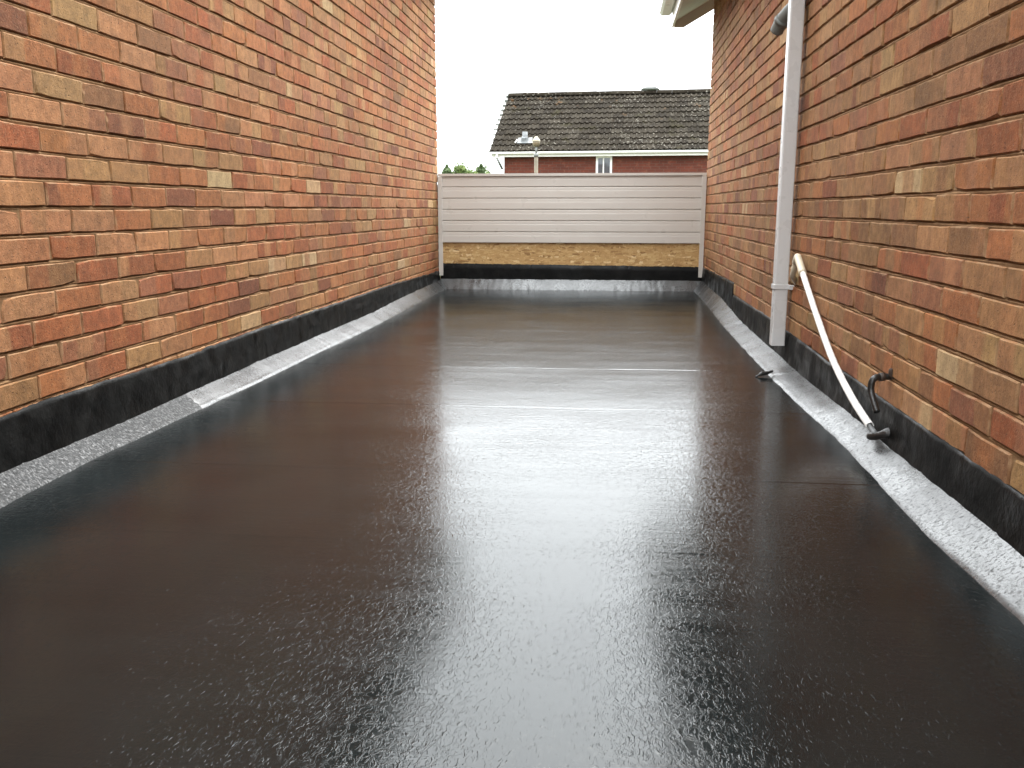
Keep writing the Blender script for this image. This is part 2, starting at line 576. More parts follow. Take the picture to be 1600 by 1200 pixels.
def set_attr(me, ca, cb, bp, bd):
    for nm, ty, data, key in (('ca', 'FLOAT_COLOR', ca, 'color'), ('cb', 'FLOAT_COLOR', cb, 'color'), ('bp', 'FLOAT_VECTOR', bp, 'vector'), ('bd', 'FLOAT_VECTOR', bd, 'vector')):
        a = me.attributes.new(nm, ty, 'POINT')
        a.data.foreach_set(key, [q for row in data for q in row])

def build_wall(house, X, out, z_under, z_top, row_ref, y_ref, wts, seed, kmin):
    r = random.Random(seed)
    rows = []
    k = kmin
    while z_under + k * CH < z_top:
        rows.append(k); k += 1
    # ---- mortar: weather-struck bed joints, nearly flush perpends
    ys = [YN + (YF - .004 - YN) * i / 120 for i in range(121)]
    prof = []
    for k in rows:
        z0 = z_under + k * CH
        prof += [(z0 - .0004, .0088), (z0 + .002, .0060), (z0 + CH - JT - .001, .0058), (z0 + CH - JT + .0040, .0036)]
    zlast = z_under + (rows[-1] + 1) * CH - .0004
    prof.append((zlast, .0088))
    vs, fs = [], []
    m = len(prof)
    for y in ys:
        for j, (z, d) in enumerate(prof):
            q = d + .0018 * N(y * 5.1 + seed, z * 40) + (.0022 * N(y * 1.7, z * 11, seed) if d > .007 else 0)
            vs.append((X - out * q, y, z + .0010 * N(y * 4, z * 50, seed)))
    for i in range(len(ys) - 1):
        for j in range(m - 1):
            a, b, c, d = i * m + j, (i + 1) * m + j, (i + 1) * m + j + 1, i * m + j + 1
            fs.append((a, b, c, d) if out > 0 else (d, c, b, a))
    # return edge at the far corner so that the joint has depth
    base = len(vs)
    last = (len(ys) - 1) * m
    for j in range(m):
        p = vs[last + j]
        vs.append((X - out * .09, p[1], p[2]))
    for j in range(m - 1):
        fs.append((last + j, base + j, base + j + 1, last + j + 1) if out > 0 else (last + j + 1, base + j + 1, base + j, last + j))
    wall = mesh_obj('wall', vs, fs, M['mortar'], house)
    # ---- bricks
    items = []
    for k in rows:
        z = z_under + k * CH + (CH - JT) / 2
        off = y_ref + (0 if (k - row_ref) % 2 == 0 else CL / 2)
        i0 = math.floor((YN - off) / CL)
        y = off + i0 * CL
        while y < YF - .02:
            a, b = max(y + PJ / 2, YN), y + CL - PJ / 2
            if YF - b < .06:
                b = YF
            if b > YF:
                b = YF
            if b - a > .03:
                items.append((k, a, b, z))
            y += CL
            if b == YF:
                break
    def area(it):
        _, a, b, z = it
        q = [px((X, yy, zz)) for yy in (a, b) for zz in (z - .0325, z + .0325)]
        if None in q:
            return 0
        xs = [min(max(t[0], 0), 1024) for t in q]; zs = [min(max(t[1], 0), 768) for t in q]
        return (max(xs) - min(xs)) * (max(zs) - min(zs))
    hidden = {kmin}
    order = sorted((i for i in range(len(items)) if items[i][0] not in hidden), key=lambda i: -area(items[i]))
    single = set(order[:300])
    V, F, CA, CB, BP, BD = [], [], [], [], [], []
    ph = r.uniform(0, 50)
    for i, (k, a, b, z) in enumerate(items):
        ln = b - a
        vs, fs, at = brick_geo(ln, r, out, b == YF)
        ca = pick(wts, r)
        cb = pick({q: v for q, v in wts.items() if q != 'pale'}, r)
        mx = r.uniform(.4, .95)
        cb = tuple(p * (1 - mx) + q * mx for p, q in zip(ca, cb))
        t = r.random()
        if t < .20:
            bd = (-1, -.5, .02)
        elif t < .50:
            q = r.uniform(.3, .7); bd = (q, 2, r.uniform(.015, .08))
        elif t < .78:
            q = r.uniform(.12, .4); bd = (q, q + r.uniform(.2, .45), r.uniform(.02, .09))
        else:
            q = r.uniform(.15, .5); bd = (-1, q, r.uniform(.015, .06))
        loc = (X, (a + b) / 2, z + .0016 * N(a * 3, z * 30, ph) + .0025 * N(a * .6, k * 1.3, ph + 9))
        nv = len(vs)
        bp = [(u, v, 0) for u, v in at]
        if i in single:
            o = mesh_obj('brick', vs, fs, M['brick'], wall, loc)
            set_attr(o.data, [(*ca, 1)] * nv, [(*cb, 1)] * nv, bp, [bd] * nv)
        else:
            s = len(V)
            V += [(p[0] + loc[0], p[1] + loc[1], p[2] + loc[2]) for p in vs]
            F += [[s + q for q in f] for f in fs]
            CA += [(*ca, 1)] * nv; CB += [(*cb, 1)] * nv; BP += bp; BD += [bd] * nv
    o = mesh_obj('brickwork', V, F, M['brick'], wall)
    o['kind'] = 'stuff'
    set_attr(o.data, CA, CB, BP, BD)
    return wall

# ---- left house
hl = empty('brick_house', (XL - 3, 3, GZ), 'orange brick house wall filling the left side, without any pipes', 'house')
hl_i = Matrix.Translation(-Vector(hl.location))
def under(o, p):
    o.parent = p
    o.matrix_parent_inverse = Matrix.Translation(-Vector(p.location))
    return o

WL = dict(red=26, orange=30, pink=28, buff=8, brown=4, dark=6, tan=16, pale=2.0, rose=10)
WR = dict(red=15, orange=20, pink=18, buff=13, brown=10, dark=4, tan=30, pale=2, rose=12)
wl = build_wall(None, XL, 1, .204, 2.74, 6, 2.252 + CL * 0, WL, 3, -1)
under(wl, hl)
under(box_obj('wall_core', (XL - 6, XL - .02, YN, YF - .006, GZ, 2.70), M['core']), hl)
bm = bmesh.new(); prism(bm, [(XL - .005, 2.70), (XL + .13, 2.64), (XL + .13, 2.655), (XL - .005, 2.715)], 'y', YN, 8.24)
under(bm_obj('soffit', bm, M['soffit']), hl)
under(box_obj('fascia', (XL + .13, XL + .15, YN, 8.25, 2.58, 2.78), M['pvc'], None, .003), hl)
def gutter_prof(x, z, s):
    return [(x, z + .085), (x, z + .02), (x + s * .02, z), (x + s * .085, z), (x + s * .105, z + .02), (x + s * .105, z + .085),
            (x + s * .098, z + .085), (x + s * .098, z + .024), (x + s * .082, z + .007), (x + s * .023, z + .007), (x + s * .007, z + .024), (x + s * .007, z + .085)]
bm = bmesh.new(); prism(bm, gutter_prof(XL + .152, 2.68, 1), 'y', YN, 8.26)
under(bm_obj('gutter', bm, M['pvc']), hl)
bm = bmesh.new(); prism(bm, [(XL + .20, 2.80), (XL - 3.2, 4.86), (XL - 6.6, 2.88), (XL - 6.6, 2.82), (XL - 3.2, 4.76), (XL + .20, 2.76)], 'y', YN, 8.29)
under(bm_obj('roof', bm, M['tile']), hl)

# ---- right house
hr = empty('brick_house', (XR + 3, 3, GZ), 'brown brick house wall on the right, carrying the square downpipe', 'house')
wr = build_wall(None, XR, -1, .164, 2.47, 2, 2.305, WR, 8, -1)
under(wr, hr)
under(box_obj('wall_core', (XR + .02, XR + 6, YN, YF - .006, GZ, 2.42), M['core']), hr)
bm = bmesh.new(); prism(bm, [(XR + .005, 2.49), (XR - .315, 2.305), (XR - .315, 2.32), (XR + .005, 2.505)], 'y', YN, 8.22)
under(bm_obj('soffit', bm, M['soffit']), hr)
under(box_obj('fascia', (XR - .337, XR - .317, YN, 8.25, 2.265, 2.46), M['pvc'], None, .003), hr)
bm = bmesh.new(); prism(bm, gutter_prof(XR - .339, 2.365, -1), 'y', YN, 8.27)
under(bm_obj('gutter', bm, M['pvc']), hr)
bm = bmesh.new()
prism(bm, [(XR - .315, 2.262), (XR - .235, 2.262), (XR + .01, 2.402), (XR + 1.5, 3.262), (XR + 1.5, 3.42), (XR - .315, 2.42)], 'y', 8.222, 8.252)
under(bm_obj('barge_board', bm, M['soffit']), hr)
bm = bmesh.new(); prism(bm, [(XR - .39, 2.475), (XR + 3.2, 4.55), (XR + 6.6, 2.58), (XR + 6.6, 2.52), (XR + 3.2, 4.45), (XR - .39, 2.435)], 'y', YN, 8.29)
under(bm_obj('roof', bm, M['tile']), hr)

# ------------------------------------------------------------------ flat roof: deck, fillets, upstands
fr = empty('flat_roof', (-.37, 3.5, 0), 'flat roof between the houses, coated in shiny wet black bitumen', 'roof')
SEAMS = [(1.53, .0004), (1.815, .0003), (2.35, .0006), (3.19, .0008), (4.02, .0009), (5.27, .0004)]
xs = [XL + .01 + (XR - XL - .02) * i / 60 for i in range(61)]
ys = []
y = YN
while y < YF - .01:
    ys.append(y); y += .02
for s, _ in SEAMS:
    ys += [s - .004, s, s + .004]
ys = sorted(set(round(v, 4) for v in ys)) + [YF - .01]
vs, fs = [], []
for y in ys:
    for x in xs:
        z = .0022 * N(x * 1.3, y * 1.1, 4) + .0010 * N(x * 3.1, y * 3.3, 8)
        for s, h in SEAMS:
            sy = s + .004 * N(x * 2.3, s * 5) + .006 * N(x * .7, s * 3)
            d = y - sy
            h *= max(.15, .75 + .9 * N(x * 2.1, s * 7) + .5 * N(x * 9, s * 3))
            if -.45 < d <= 0:
                z += h * (1 + d / .45) ** 2 * .35
            elif 0 < d < .5:
                z += h * (1 - d / .5)
        vs.append((x, y, z))
n = len(xs)
for j in range(len(ys) - 1):
    for i in range(n - 1):
        fs.append((j * n + i, j * n + i + 1, (j + 1) * n + i + 1, (j + 1) * n + i))
deck = under(mesh_obj('deck', vs, fs, M['deck'], None, smooth=True), fr)
under(box_obj('garage_block', (XL + .005, XR - .005, YN, YF + .10, GZ, -.03), M['render']), fr)

L_TOP = [(-2, .052), (2.06, .053), (2.6, .048), (3.16, .047), (3.76, .050), (4.68, .051), (5.63, .047), (6.5, .066), (8.1, .08)]
L_BOT = [(-2, .090), (1.93, .091), (2.15, .083), (2.42, .078), (2.66, .086), (3.12, .088), (3.49, .100), (3.88, .102), (4.52, .102), (5.45, .109), (6.25, .098), (7.5, .082), (8.1, .08)]
L_FELT = [(-2, .188), (2.08, .190), (2.36, .195), (2.7, .188), (3.16, .182), (3.78, .192), (5.15, .186), (6.19, .186), (8.1, .158)]
R_TOP = [(-2, .062), (1.75, .063), (2.01, .062), (2.46, .052), (2.79, .051), (3.14, .048), (3.47, .039), (3.96, .033), (4.45, .036), (5.48, .038), (6.5, .08), (8.1, .10)]
R_BOT = [(-2, .08), (1.55, .078), (1.7, .081), (1.95, .097), (2.5, .091), (2.86, .085), (3.22, .105), (3.98, .114), (4.65, .111), (5.6, .107), (7.0, .075), (8.1, .075)]
R_FELT = [(-2, .166), (1.77, .166), (2.3, .164), (2.66, .162), (2.95, .165), (3.36, .159), (4.09, .166), (4.71, .172), (6.02, .156), (6.05, .156), (6.06, .236), (6.12, .236), (7.85, .212), (8.1, .21)]

def fillet(side, ya, yb_, mat, lift):
    X, out, T, B = (XL, 1, L_TOP, L_BOT) if side < 0 else (XR, -1, R_TOP, R_BOT)
    k = int((yb_ - ya) / .014)
    ys = [ya + (yb_ - ya) * i / k for i in range(k + 1)]
    m = 12
    vs, fs = [], []
    for i, y in enumerate(ys):
        for j in range(m):
            s = j / (m - 1)
            # the sheet's ends run slantwise across the cant
            yy = y + ((.03 if side < 0 else -.10) * (s - .5) + .014 * N(s * 9, side)) * (1 if (i < 10 and lift) else 0) * (1 - min(i, 10) / 10)
            zt = lerp_tab(T, yy) + .0025 * N(yy * 6, side) + .0012 * N(yy * 31, side) + lift
            xb = lerp_tab(B, yy) + .0045 * N(yy * 8, side, 3) + .002 * N(yy * 27, side, 5) + (.006 if side > 0 else 0) + lift
            xx = xb * (1 - s) + .009 * s
            zz = zt * s + .0012 * math.sin(math.pi * s) + .0014 * math.exp(-((s - .06) / .08) ** 2) + .0016 * math.exp(-((s - .95) / .05) ** 2)
            nz = .0007 * N(yy * 7, s * 2, side) + .0003 * N(yy * 30, s * 6, side) + lift * min(1, .35 + i / 5)
            if j == 0:
                zz, nz = -.003, 0
            if i == 0 and lift:
                nz -= .0012
            vs.append((X + out * (xx + nz * .5), yy, zz + nz * .85))
    for i in range(len(ys) - 1):
        for j in range(m - 1):
            a, b, c, d = i * m + j, (i + 1) * m + j, (i + 1) * m + j + 1, i * m + j + 1
            fs.append((a, b, c, d)[::-1] if side < 0 else (a, b, c, d))
    return under(mesh_obj('fillet', vs, fs, mat, None, smooth=True), fr)
fillet(-1, YN, 3.30, M['fillet_dull'], 0)
fillet(-1, 3.05, YF - .05, M['fillet'], .0009)
fillet(1, YN, 4.05, M['fillet'], 0)
fillet(1, 3.88, YF - .05, M['fillet'], .0009)

def upstand(side):
    X, out, T, B = (XL, 1, L_FELT, L_TOP) if side < 0 else (XR, -1, R_FELT, R_TOP)
    ys = [YN + (YF - .012 - YN) * i / 700 for i in range(701)]
    if side > 0:
        ys = sorted(ys + [6.05, 6.06])
    m = 13
    vs, fs = [], []
    zu = .204 if side < 0 else .164
    for y in ys:
        zt = lerp_tab(T, y) + .004 * N(y * 6, side, 11) + .003 * N(y * 23, side, 2) + .002 * N(y * 70, side, 2) + .035 * max(0, N(y * 4.1, side, 6) - .38)
        zb = lerp_tab(B, y) - .012
        for j in range(m):
            s = min(j / (m - 2), 1)
            z = zb + (zt - zb) * s
            d = .0085 + .0022 * N(y * 4, z * 14, side) + .0018 * N(y * 15, z * 30, side)
            # brick joints telegraph through the coating
            row = math.floor((z - zu) / CH)
            fr_ = ((y - (2.252 if side < 0 else 2.305)) / CL + (0 if row % 2 == 0 else .5)) % 1
            d -= .0022 * math.exp(-((min(fr_, 1 - fr_) * CL) / .006) ** 2)
            d -= .0015 * math.exp(-((((z - zu) % CH) - CH + .006) / .007) ** 2)
            d += .007 * (1 - s) ** 3
            # loose lap line along the left upstand
            if side < 0 and 3 < y < 6.9:
                d += .0075 * math.exp(-((s - .52 - .05 * N(y * 2)) / .07) ** 2) * max(0, .35 + 1.3 * N(y * 2.3, 2))
            d *= 1 - .62 * s ** 8
            if j == m - 1:
                d = -.002
                z = zt + .001
            vs.append((X + out * d, y, z))
    for i in range(len(ys) - 1):
        for j in range(m - 1):
            a, b, c, d = i * m + j, (i + 1) * m + j, (i + 1) * m + j + 1, i * m + j + 1
            fs.append((a, b, c, d)[::-1] if side < 0 else (a, b, c, d))
    return under(mesh_obj('upstand', vs, fs, M['upstand'], None, smooth=True), fr)
upstand(-1); upstand(1)

# far kerb: fillet and painted upstand under the screen
xs = [XL + .012 + (XR - XL - .024) * i / 260 for i in range(261)]
m = 8
vs, fs = [], []
for x in xs:
    zt = .088 + .003 * N(x * 7, 3) + .002 * N(x * 25, 3)
    yb = .082 + .004 * N(x * 6, 9) + .003 * N(x * 22, 1)
    for j in range(m):
        s = j / (m - 1)
        vs.append((x, YF - (yb * (1 - s) + .006 * s) - .0016 * N(x * 14, s * 5), (-.003 if j == 0 else zt * s + .003 * math.sin(math.pi * s) + .0015 * N(x * 16, s * 4, 7))))
for i in range(len(xs) - 1):
    for j in range(m - 1):
        fs.append((i * m + j, (i + 1) * m + j, (i + 1) * m + j + 1, i * m + j + 1))
under(mesh_obj('fillet', vs, fs, M['fillet'], None, smooth=True), fr)
vs, fs = [], []
xs = [XL + .012 + (XR - XL - .024) * i / 420 for i in range(421)]
for x in xs:
    zt = .221 - .008 * (x + .37) + .004 * N(x * 5, 1) + .004 * N(x * 21, 1) + .003 * N(x * 60, 1)
    for j in range(5):
        s = min(j / 3, 1)
        d = .0045 + .0012 * N(x * 9, s * 4)
        vs.append((x, YF - (d if j < 4 else -.002), .075 + (zt - .075) * s))
for i in range(len(xs) - 1):
    for j in range(4):
        fs.append((i * 5 + j, (i + 1) * 5 + j, (i + 1) * 5 + j + 1, i * 5 + j + 1))
under(mesh_obj('upstand', vs, fs, M['upstand'], None, smooth=True), fr)
# twist of coated felt sticking up at the fillet's edge
bm = bmesh.new()
tube(bm, catmull([(.640, 3.90, .000), (.662, 3.905, .013), (.690, 3.915, .016), (.716, 3.93, .022)], 4), [.004] * 4 + [.009] * 5 + [.006] * 4, 8)
under(bm_obj('felt_lap', bm, M['black'], None, True), fr)

# ------------------------------------------------------------------ cladding screen at the far end
sc = empty('cladding_screen', (-.37, YF, .10), 'pale grey plastic board screen across the far end of the roof', 'screen')
TOP, BOT = 1.030, .418
bh = (TOP - .016 - BOT) / 6
for i in range(6):
    z0 = BOT + i * bh
    x0, x1 = XL + .030, XR - .030
    if i == 0:
        x0, x1 = XL + .022, XR - .022
    prof = [(8.096, z0), (8.080, z0 + .001), (8.077, z0 + .004), (8.077, z0 + bh * .62), (8.0785, z0 + bh * .66), (8.0785, z0 + bh - .012), (8.0800, z0 + bh - .006), (8.0845, z0 + bh - .0042), (8.0845, z0 + bh - .0005), (8.096, z0 + bh - .0005)]
    bm = bmesh.new()
    prism(bm, prof, 'x', x0, x1)
    under(bm_obj('board', bm, M['clad']), sc)
bm = bmesh.new()
prism(bm, [(8.062, TOP), (8.062, TOP - .022), (8.066, TOP - .022), (8.066, TOP - .005), (8.120, TOP - .005), (8.120, TOP - .03), (8.124, TOP - .03), (8.124, TOP)], 'x', XL + .004, XR - .004)
under(bm_obj('cap_trim', bm, M['clad']), sc)
for x0, x1 in ((XL + .004, XL + .042), (XR - .042, XR - .004)):
    bm = bmesh.new()
    box(bm, x0, x1, 8.060, 8.076, .120, TOP - .024, .002)
    under(bm_obj('corner_trim', bm, M['clad']), sc)
under(box_obj('osb_panel', (XL + .008, XR - .008, YF, YF + .018, .05, .97), M['osb']), sc)
under(box_obj('backing_panel', (XL + .008, XR - .008, YF + .05, YF + .075, -.02, TOP - .03), M['clad']), sc)

# ------------------------------------------------------------------ downpipe on the right wall
dp = empty('downpipe', (.777, 4.18, .11), 'square pale grey downpipe running down the right brick wall', 'downpipe')
def square_tube(name, x0, x1, y0, y1, z0, z1, mat, parent, wt=.003, bev=.006):
    bm = bmesh.new()
    def rr(x0, x1, y0, y1, b):
        pts = []
        for cx, cy, a0 in ((x1 - b, y1 - b, 0), (x0 + b, y1 - b, 90), (x0 + b, y0 + b, 180), (x1 - b, y0 + b, 270)):
            for k in range(4):
                a = R(a0 + 30 * k)
                pts.append((cx + b * math.cos(a), cy + b * math.sin(a)))
        return pts
    o = rr(x0, x1, y0, y1, bev); i = rr(x0 + wt, x1 - wt, y0 + wt, y1 - wt, bev - wt * .8)
    o0 = [bm.verts.new((*p, z0)) for p in o]; o1 = [bm.verts.new((*p, z1)) for p in o]
    i0 = [bm.verts.new((*p, z0)) for p in i]; i1 = [bm.verts.new((*p, z1)) for p in i]
    n = len(o)
    for k in range(n):
        j = (k + 1) % n
        bm.faces.new((o0[k], o0[j], o1[j], o1[k])); bm.faces.new((i0[j], i0[k], i1[k], i1[j]))
        bm.faces.new((o0[k], i0[k], i0[j], o0[j])); bm.faces.new((o1[k], o1[j], i1[j], i1[k]))
    return under(bm_obj(name, bm, mat), parent)
PX0, PX1, PY0, PY1 = .742, .803, 4.140, 4.201
square_tube('pipe', PX0, PX1, PY0, PY1, .104, 2.10, M['pipe'], dp)
bm = bmesh.new()
box(bm, PX0 - .004, PX1 + .003, PY0 - .004, PY1 + .004, .362, .384, .002)
box(bm, PX1 + .001, XR + .004, PY0 - .030, PY0 + .002, .363, .383, .002)
box(bm, PX1 - .002, PX1 + .030, PY0 - .0035, PY0 + .001, .3635, .3825, .001)
under(bm_obj('bracket', bm, M['pipe']), dp)
bm = bmesh.new()
tube(bm, [(PX1 + .021, PY0 - .003, .373), (PX1 + .021, PY0 - .006, .373)], .004, 10)
under(bm_obj('screw', bm, M['rust']), dp)
bm = bmesh.new()
tube(bm, catmull([(.772, 4.17, 2.06), (.772, 4.17, 2.13), (.62, 4.17, 2.24), (.43, 4.17, 2.32), (.43, 4.17, 2.40)], 5), .036, 12)
under(bm_obj('swan_neck', bm, M['pipe'], None, True), dp)

# ------------------------------------------------------------------ white overflow pipe
wp = empty('overflow_pipe', (.79, 3.2, .2), 'thin white plastic overflow pipe slanting down the right wall', 'pipe')
Z = CAM_Z
bm = bmesh.new()
B = Vector((.786, 3.885, Z - .205))
tube(bm, [(XR + .01, 4.10, Z - .325), (.797, 4.03, Z - .290), (.788, 3.93, Z - .222)], .0125, 14)
under(bm_obj('stub', bm, M['aged'], None, True), wp)
bm = bmesh.new()
tube(bm, catmull([(.788, 3.935, Z - .226), (.787, 3.905, Z - .203), B, (.785, 3.862, Z - .213), (.785, 3.765, Z - .262)], 5), [.0155] * 20 + [.0165], 14)
under(bm_obj('elbow', bm, M['aged'], None, True), wp)
bm = bmesh.new()
tube(bm, catmull([(.785, 3.78, Z - .254), (.785, 3.487, Z - .394), (.786, 3.198, Z - .519), (.785, 2.918, Z - .598), (.782, 2.680, Z - .638)], 8), .0118, 16, .02)
under(bm_obj('pipe', bm, M['wpipe'], None, True), wp)
bm = bmesh.new()
tube(bm, [(.783, 2.72, Z - .632), (.781, 2.635, Z - .646), (.780, 2.615, Z - .650)], [.0085, .0085, .011], 12)
under(bm_obj('spigot', bm, M['lead'], None, True), wp)
bm = bmesh.new()
tube(bm, catmull([(.772, 2.655, Z - .664), (.776, 2.630, Z - .657), (.785, 2.610, Z - .650), (.800, 2.600, Z - .642), (.824, 2.595, Z - .634)], 5),
     [.006, .008, .010, .011, .012, .012, .012, .012, .012, .012, .011, .011, .011, .011, .012, .013, .015, .016, .016, .016, .016], 12)
under(bm_obj('coated_elbow', bm, M['black'], None, True), wp)

# ------------------------------------------------------------------ black bent pipe
bp_ = empty('bent_pipe', (XR, 2.65, .24), 'short black bent pipe hooked out of the right wall above the felt', 'pipe')
bm = bmesh.new()
tube(bm, catmull([(XR + .012, 2.658, Z - .483), (.798, 2.655, Z - .483), (.778, 2.648, Z - .485), (.767, 2.645, Z - .497), (.766, 2.642, Z - .525), (.771, 2.618, Z - .556), (.775, 2.600, Z - .577)], 5), .0098, 12, .015)
under(bm_obj('pipe', bm, M['black'], None, True), bp_)
bm = bmesh.new()
tube(bm, [(.803, 2.6555, Z - .483), (.789, 2.652, Z - .484)], .0125, 12)
under(bm_obj('collar', bm, M['rust'], None, True), bp_)
bm = bmesh.new()
tube(bm, catmull([(XR + .008, 2.645, Z - .478), (XR - .003, 2.640, Z - .466), (XR - .004, 2.638, Z - .455)], 3), [.011, .011, .010, .008, .007, .006, .004], 10)
under(bm_obj('wall_clip', bm, M['rust']), bp_)

# ------------------------------------------------------------------ grey vent tube behind the downpipe
fl = empty('vent_tube', (XR, 4.22, Z + .9), 'grey vent tube jutting from the right wall behind the downpipe', 'vent')
bm = bmesh.new()
tube(bm, catmull([(XR + .03, 4.215, Z + .905), (.800, 4.255, Z + .888), (.765, 4.30, Z + .860), (.742, 4.345, Z + .828), (.730, 4.385, Z + .795)], 7), .030, 18, .05)
under(bm_obj('tube', bm, M['grey'], None, True), fl)
bm = bmesh.new()
tube(bm, [(.748, 4.333, Z + .837), (.741, 4.348, Z + .825)], .035, 18)
under(bm_obj('collar', bm, M['grey'], None, True), fl)

# ------------------------------------------------------------------ far house
HX, HY = -3.40, 25.0                # left eave corner of its roof
EZ = Z + 1.545                      # top of gutter
PITCH = R(29.2)
COVER, GAUGE = .300, .343
fh = empty('tiled_house', (HX, HY, GZ), 'red brick house with a lichen-spotted grey tiled roof beyond the screen', 'house', None, R(-3.0))
fh.location = (HX, HY, GZ)
def far(o):
    o.parent = fh
    return o
ez = EZ - GZ                        # local heights from its ground
NCOLS, NROWS = 34, 11
run = NROWS * GAUGE * math.cos(PITCH)
rise = NROWS * GAUGE * math.sin(PITCH)
LEN = NCOLS * COVER
far(box_obj('wall', (.37, LEN - .37, .30, 2 * run - .30, 0, ez - .11), M['far']))
# double roman tile: two flats, two rolls, tilted by the lap
tp = []
for k in range(17):
    u = k / 16
    q = (u * 2) % 1.0 if k < 16 else 0.999
    tp.append((u * COVER, .030 * max(0, math.sin(math.pi * (q - .45) / .55)) ** 1.2 if q > .45 else 0.0))
tv, tf = [], []
for (a, b, lift) in ((0, 0, .034), (GAUGE + .02, 0, .004)):
    for x, z in tp:
        tv.append((x, a, z + lift))
nn = len(tp)
for k in range(nn):
    tv.append((tp[k][0], 0, tp[k][1] + .034 - .034))
for k in range(nn - 1):
    tf.append((k, k + 1, nn + k + 1, nn + k))
    tf.append((2 * nn + k, 2 * nn + k + 1, k + 1, k))
tile_me = bpy.data.meshes.new('tile')
tile_me.from_pydata(tv, [], tf)
tile_me.materials.append(M['tile'])
roof_base = [(0.0, .0, ez), (LEN, .0, ez), (LEN, run, ez + rise), (0, run, ez + rise), (0, 2 * run, ez), (LEN, 2 * run, ez)]
roof = far(mesh_obj('roof', roof_base + [(p[0], p[1], p[2] - .06) for p in roof_base],
                    [(0, 1, 2, 3), (3, 2, 5, 4), (7, 6, 9, 8), (8, 9, 10, 11), (0, 6, 7, 1), (4, 5, 11, 10), (0, 3, 9, 6), (3, 4, 10, 9), (1, 7, 8, 2), (2, 8, 11, 5)], M['tile']))
Mx = Matrix.Rotation(PITCH, 4, 'X')
SV, SF = [], []
VENT = {(4, 1), (5, 1)}
for rr in range(NROWS):
    s = rr * GAUGE - .03
    for cc in range(NCOLS):
        loc = Vector((cc * COVER + rnd.gauss(0, .003), s * math.cos(PITCH) - .004 * math.sin(PITCH), ez + s * math.sin(PITCH) + .004 + rnd.gauss(0, .003)))
        rot = Mx @ Matrix.Rotation(rnd.gauss(0, .006), 4, 'Z') @ Matrix.Rotation(rnd.gauss(0, .008), 4, 'Y')
        if cc < 24:
            o = bpy.data.objects.new('tile', tile_me)
            COL.objects.link(o)
            o.parent = roof
            o.matrix_local = Matrix.Translation(loc) @ rot
        else:
            b = len(SV)
            for v in tv:
                SV.append(tuple(loc + rot.to_3x3() @ Vector(v)))
            SF += [tuple(b + q for q in f) for f in tf]
o = mesh_obj('tiling', SV, SF, M['tile'], roof)
o['kind'] = 'stuff'
# ridge tiles
rv, rf = [], []
for x in (0, .447):
    for k in range(9):
        a = math.pi * k / 8
        rv.append((x, -.15 * math.cos(a), .115 * math.sin(a) - .065))
for k in range(8):
    rf.append((k, k + 1, 9 + k + 1, 9 + k))
rf += [tuple(range(9)), tuple(range(17, 8, -1))]
ridge_me = bpy.data.meshes.new('ridge_tile')
ridge_me.from_pydata(rv, [], rf)
ridge_me.materials.append(M['tile'])
for k in range(int(LEN / .45)):
    o = bpy.data.objects.new('ridge_tile', ridge_me)
    COL.objects.link(o)
    o.parent = roof
    o.location = (k * .45, run, ez + rise + .055 + rnd.gauss(0, .004))
    o.rotation_euler = (0, rnd.gauss(0, .008), 0)
bm = bmesh.new()
prism(bm, [(-.27, 0), (.27, 0), (.21, .035), (.16, .055), (-.14, .055), (-.22, .03)], 'y', run - .13, run + .13)
o = bm_obj('ridge_vent', bm, M['grey'], roof); o.location = (4.30, 0, ez + rise + .12)
# white verge caps stepping up the left edge
for rr in range(NROWS):
    s0, s1 = rr * GAUGE - .03, rr * GAUGE + GAUGE - .06
    bm = bmesh.new()
    box(bm, -.055, .02, s0, s1, -.075, .045, .006)
    o = bm_obj('verge_cap', bm, M['pvc'], roof)
    o.matrix_local = Matrix.Translation((0, 0, ez + .0)) @ Mx @ Matrix.Rotation(-.02, 4, 'X')
    bm = bmesh.new()
    box(bm, -.075, .03, s1, s1 + .03, -.06, .06, .004)
    o = bm_obj('verge_clip', bm, M['grey'], roof)
    o.matrix_local = Matrix.Translation((0, 0, ez)) @ Mx
# vent pipe through the roof
bm = bmesh.new()
lathe(bm, [(.075, -.12), (.075, .235), (.062, .235), (.062, .10)], (0, 0, 0), 16)
o = bm_obj('vent_pipe', bm, M['lead'], roof, True); vs_ = 1.60 * GAUGE
vp = Vector((.93, vs_ * math.cos(PITCH), ez + vs_ * math.sin(PITCH) + .05)); o.location = vp
bm = bmesh.new()
box(bm, -.20, .20, -.17, .17, -.01, .02, .006)
lathe(bm, [(.15, 0), (.11, .05), (.082, .12)], (0, 0, 0), 14)
o = bm_obj('lead_flashing', bm, M['lead'], roof); o.matrix_local = Matrix.Translation(vp + Vector((0, -.02, -.01))) @ Mx
for sx in (-.235, .235):
    bm = bmesh.new()
    tube(bm, catmull([(-.02, -.17, .015), (.01, -.12, .035), (.015, -.04, .035), (.01, .02, .02)], 4), .017, 8)
    o = bm_obj('flashing_roll', bm, M['pvc'], roof, True); o.matrix_local = Matrix.Translation(vp + Vector((sx, -.02, 0))) @ Mx
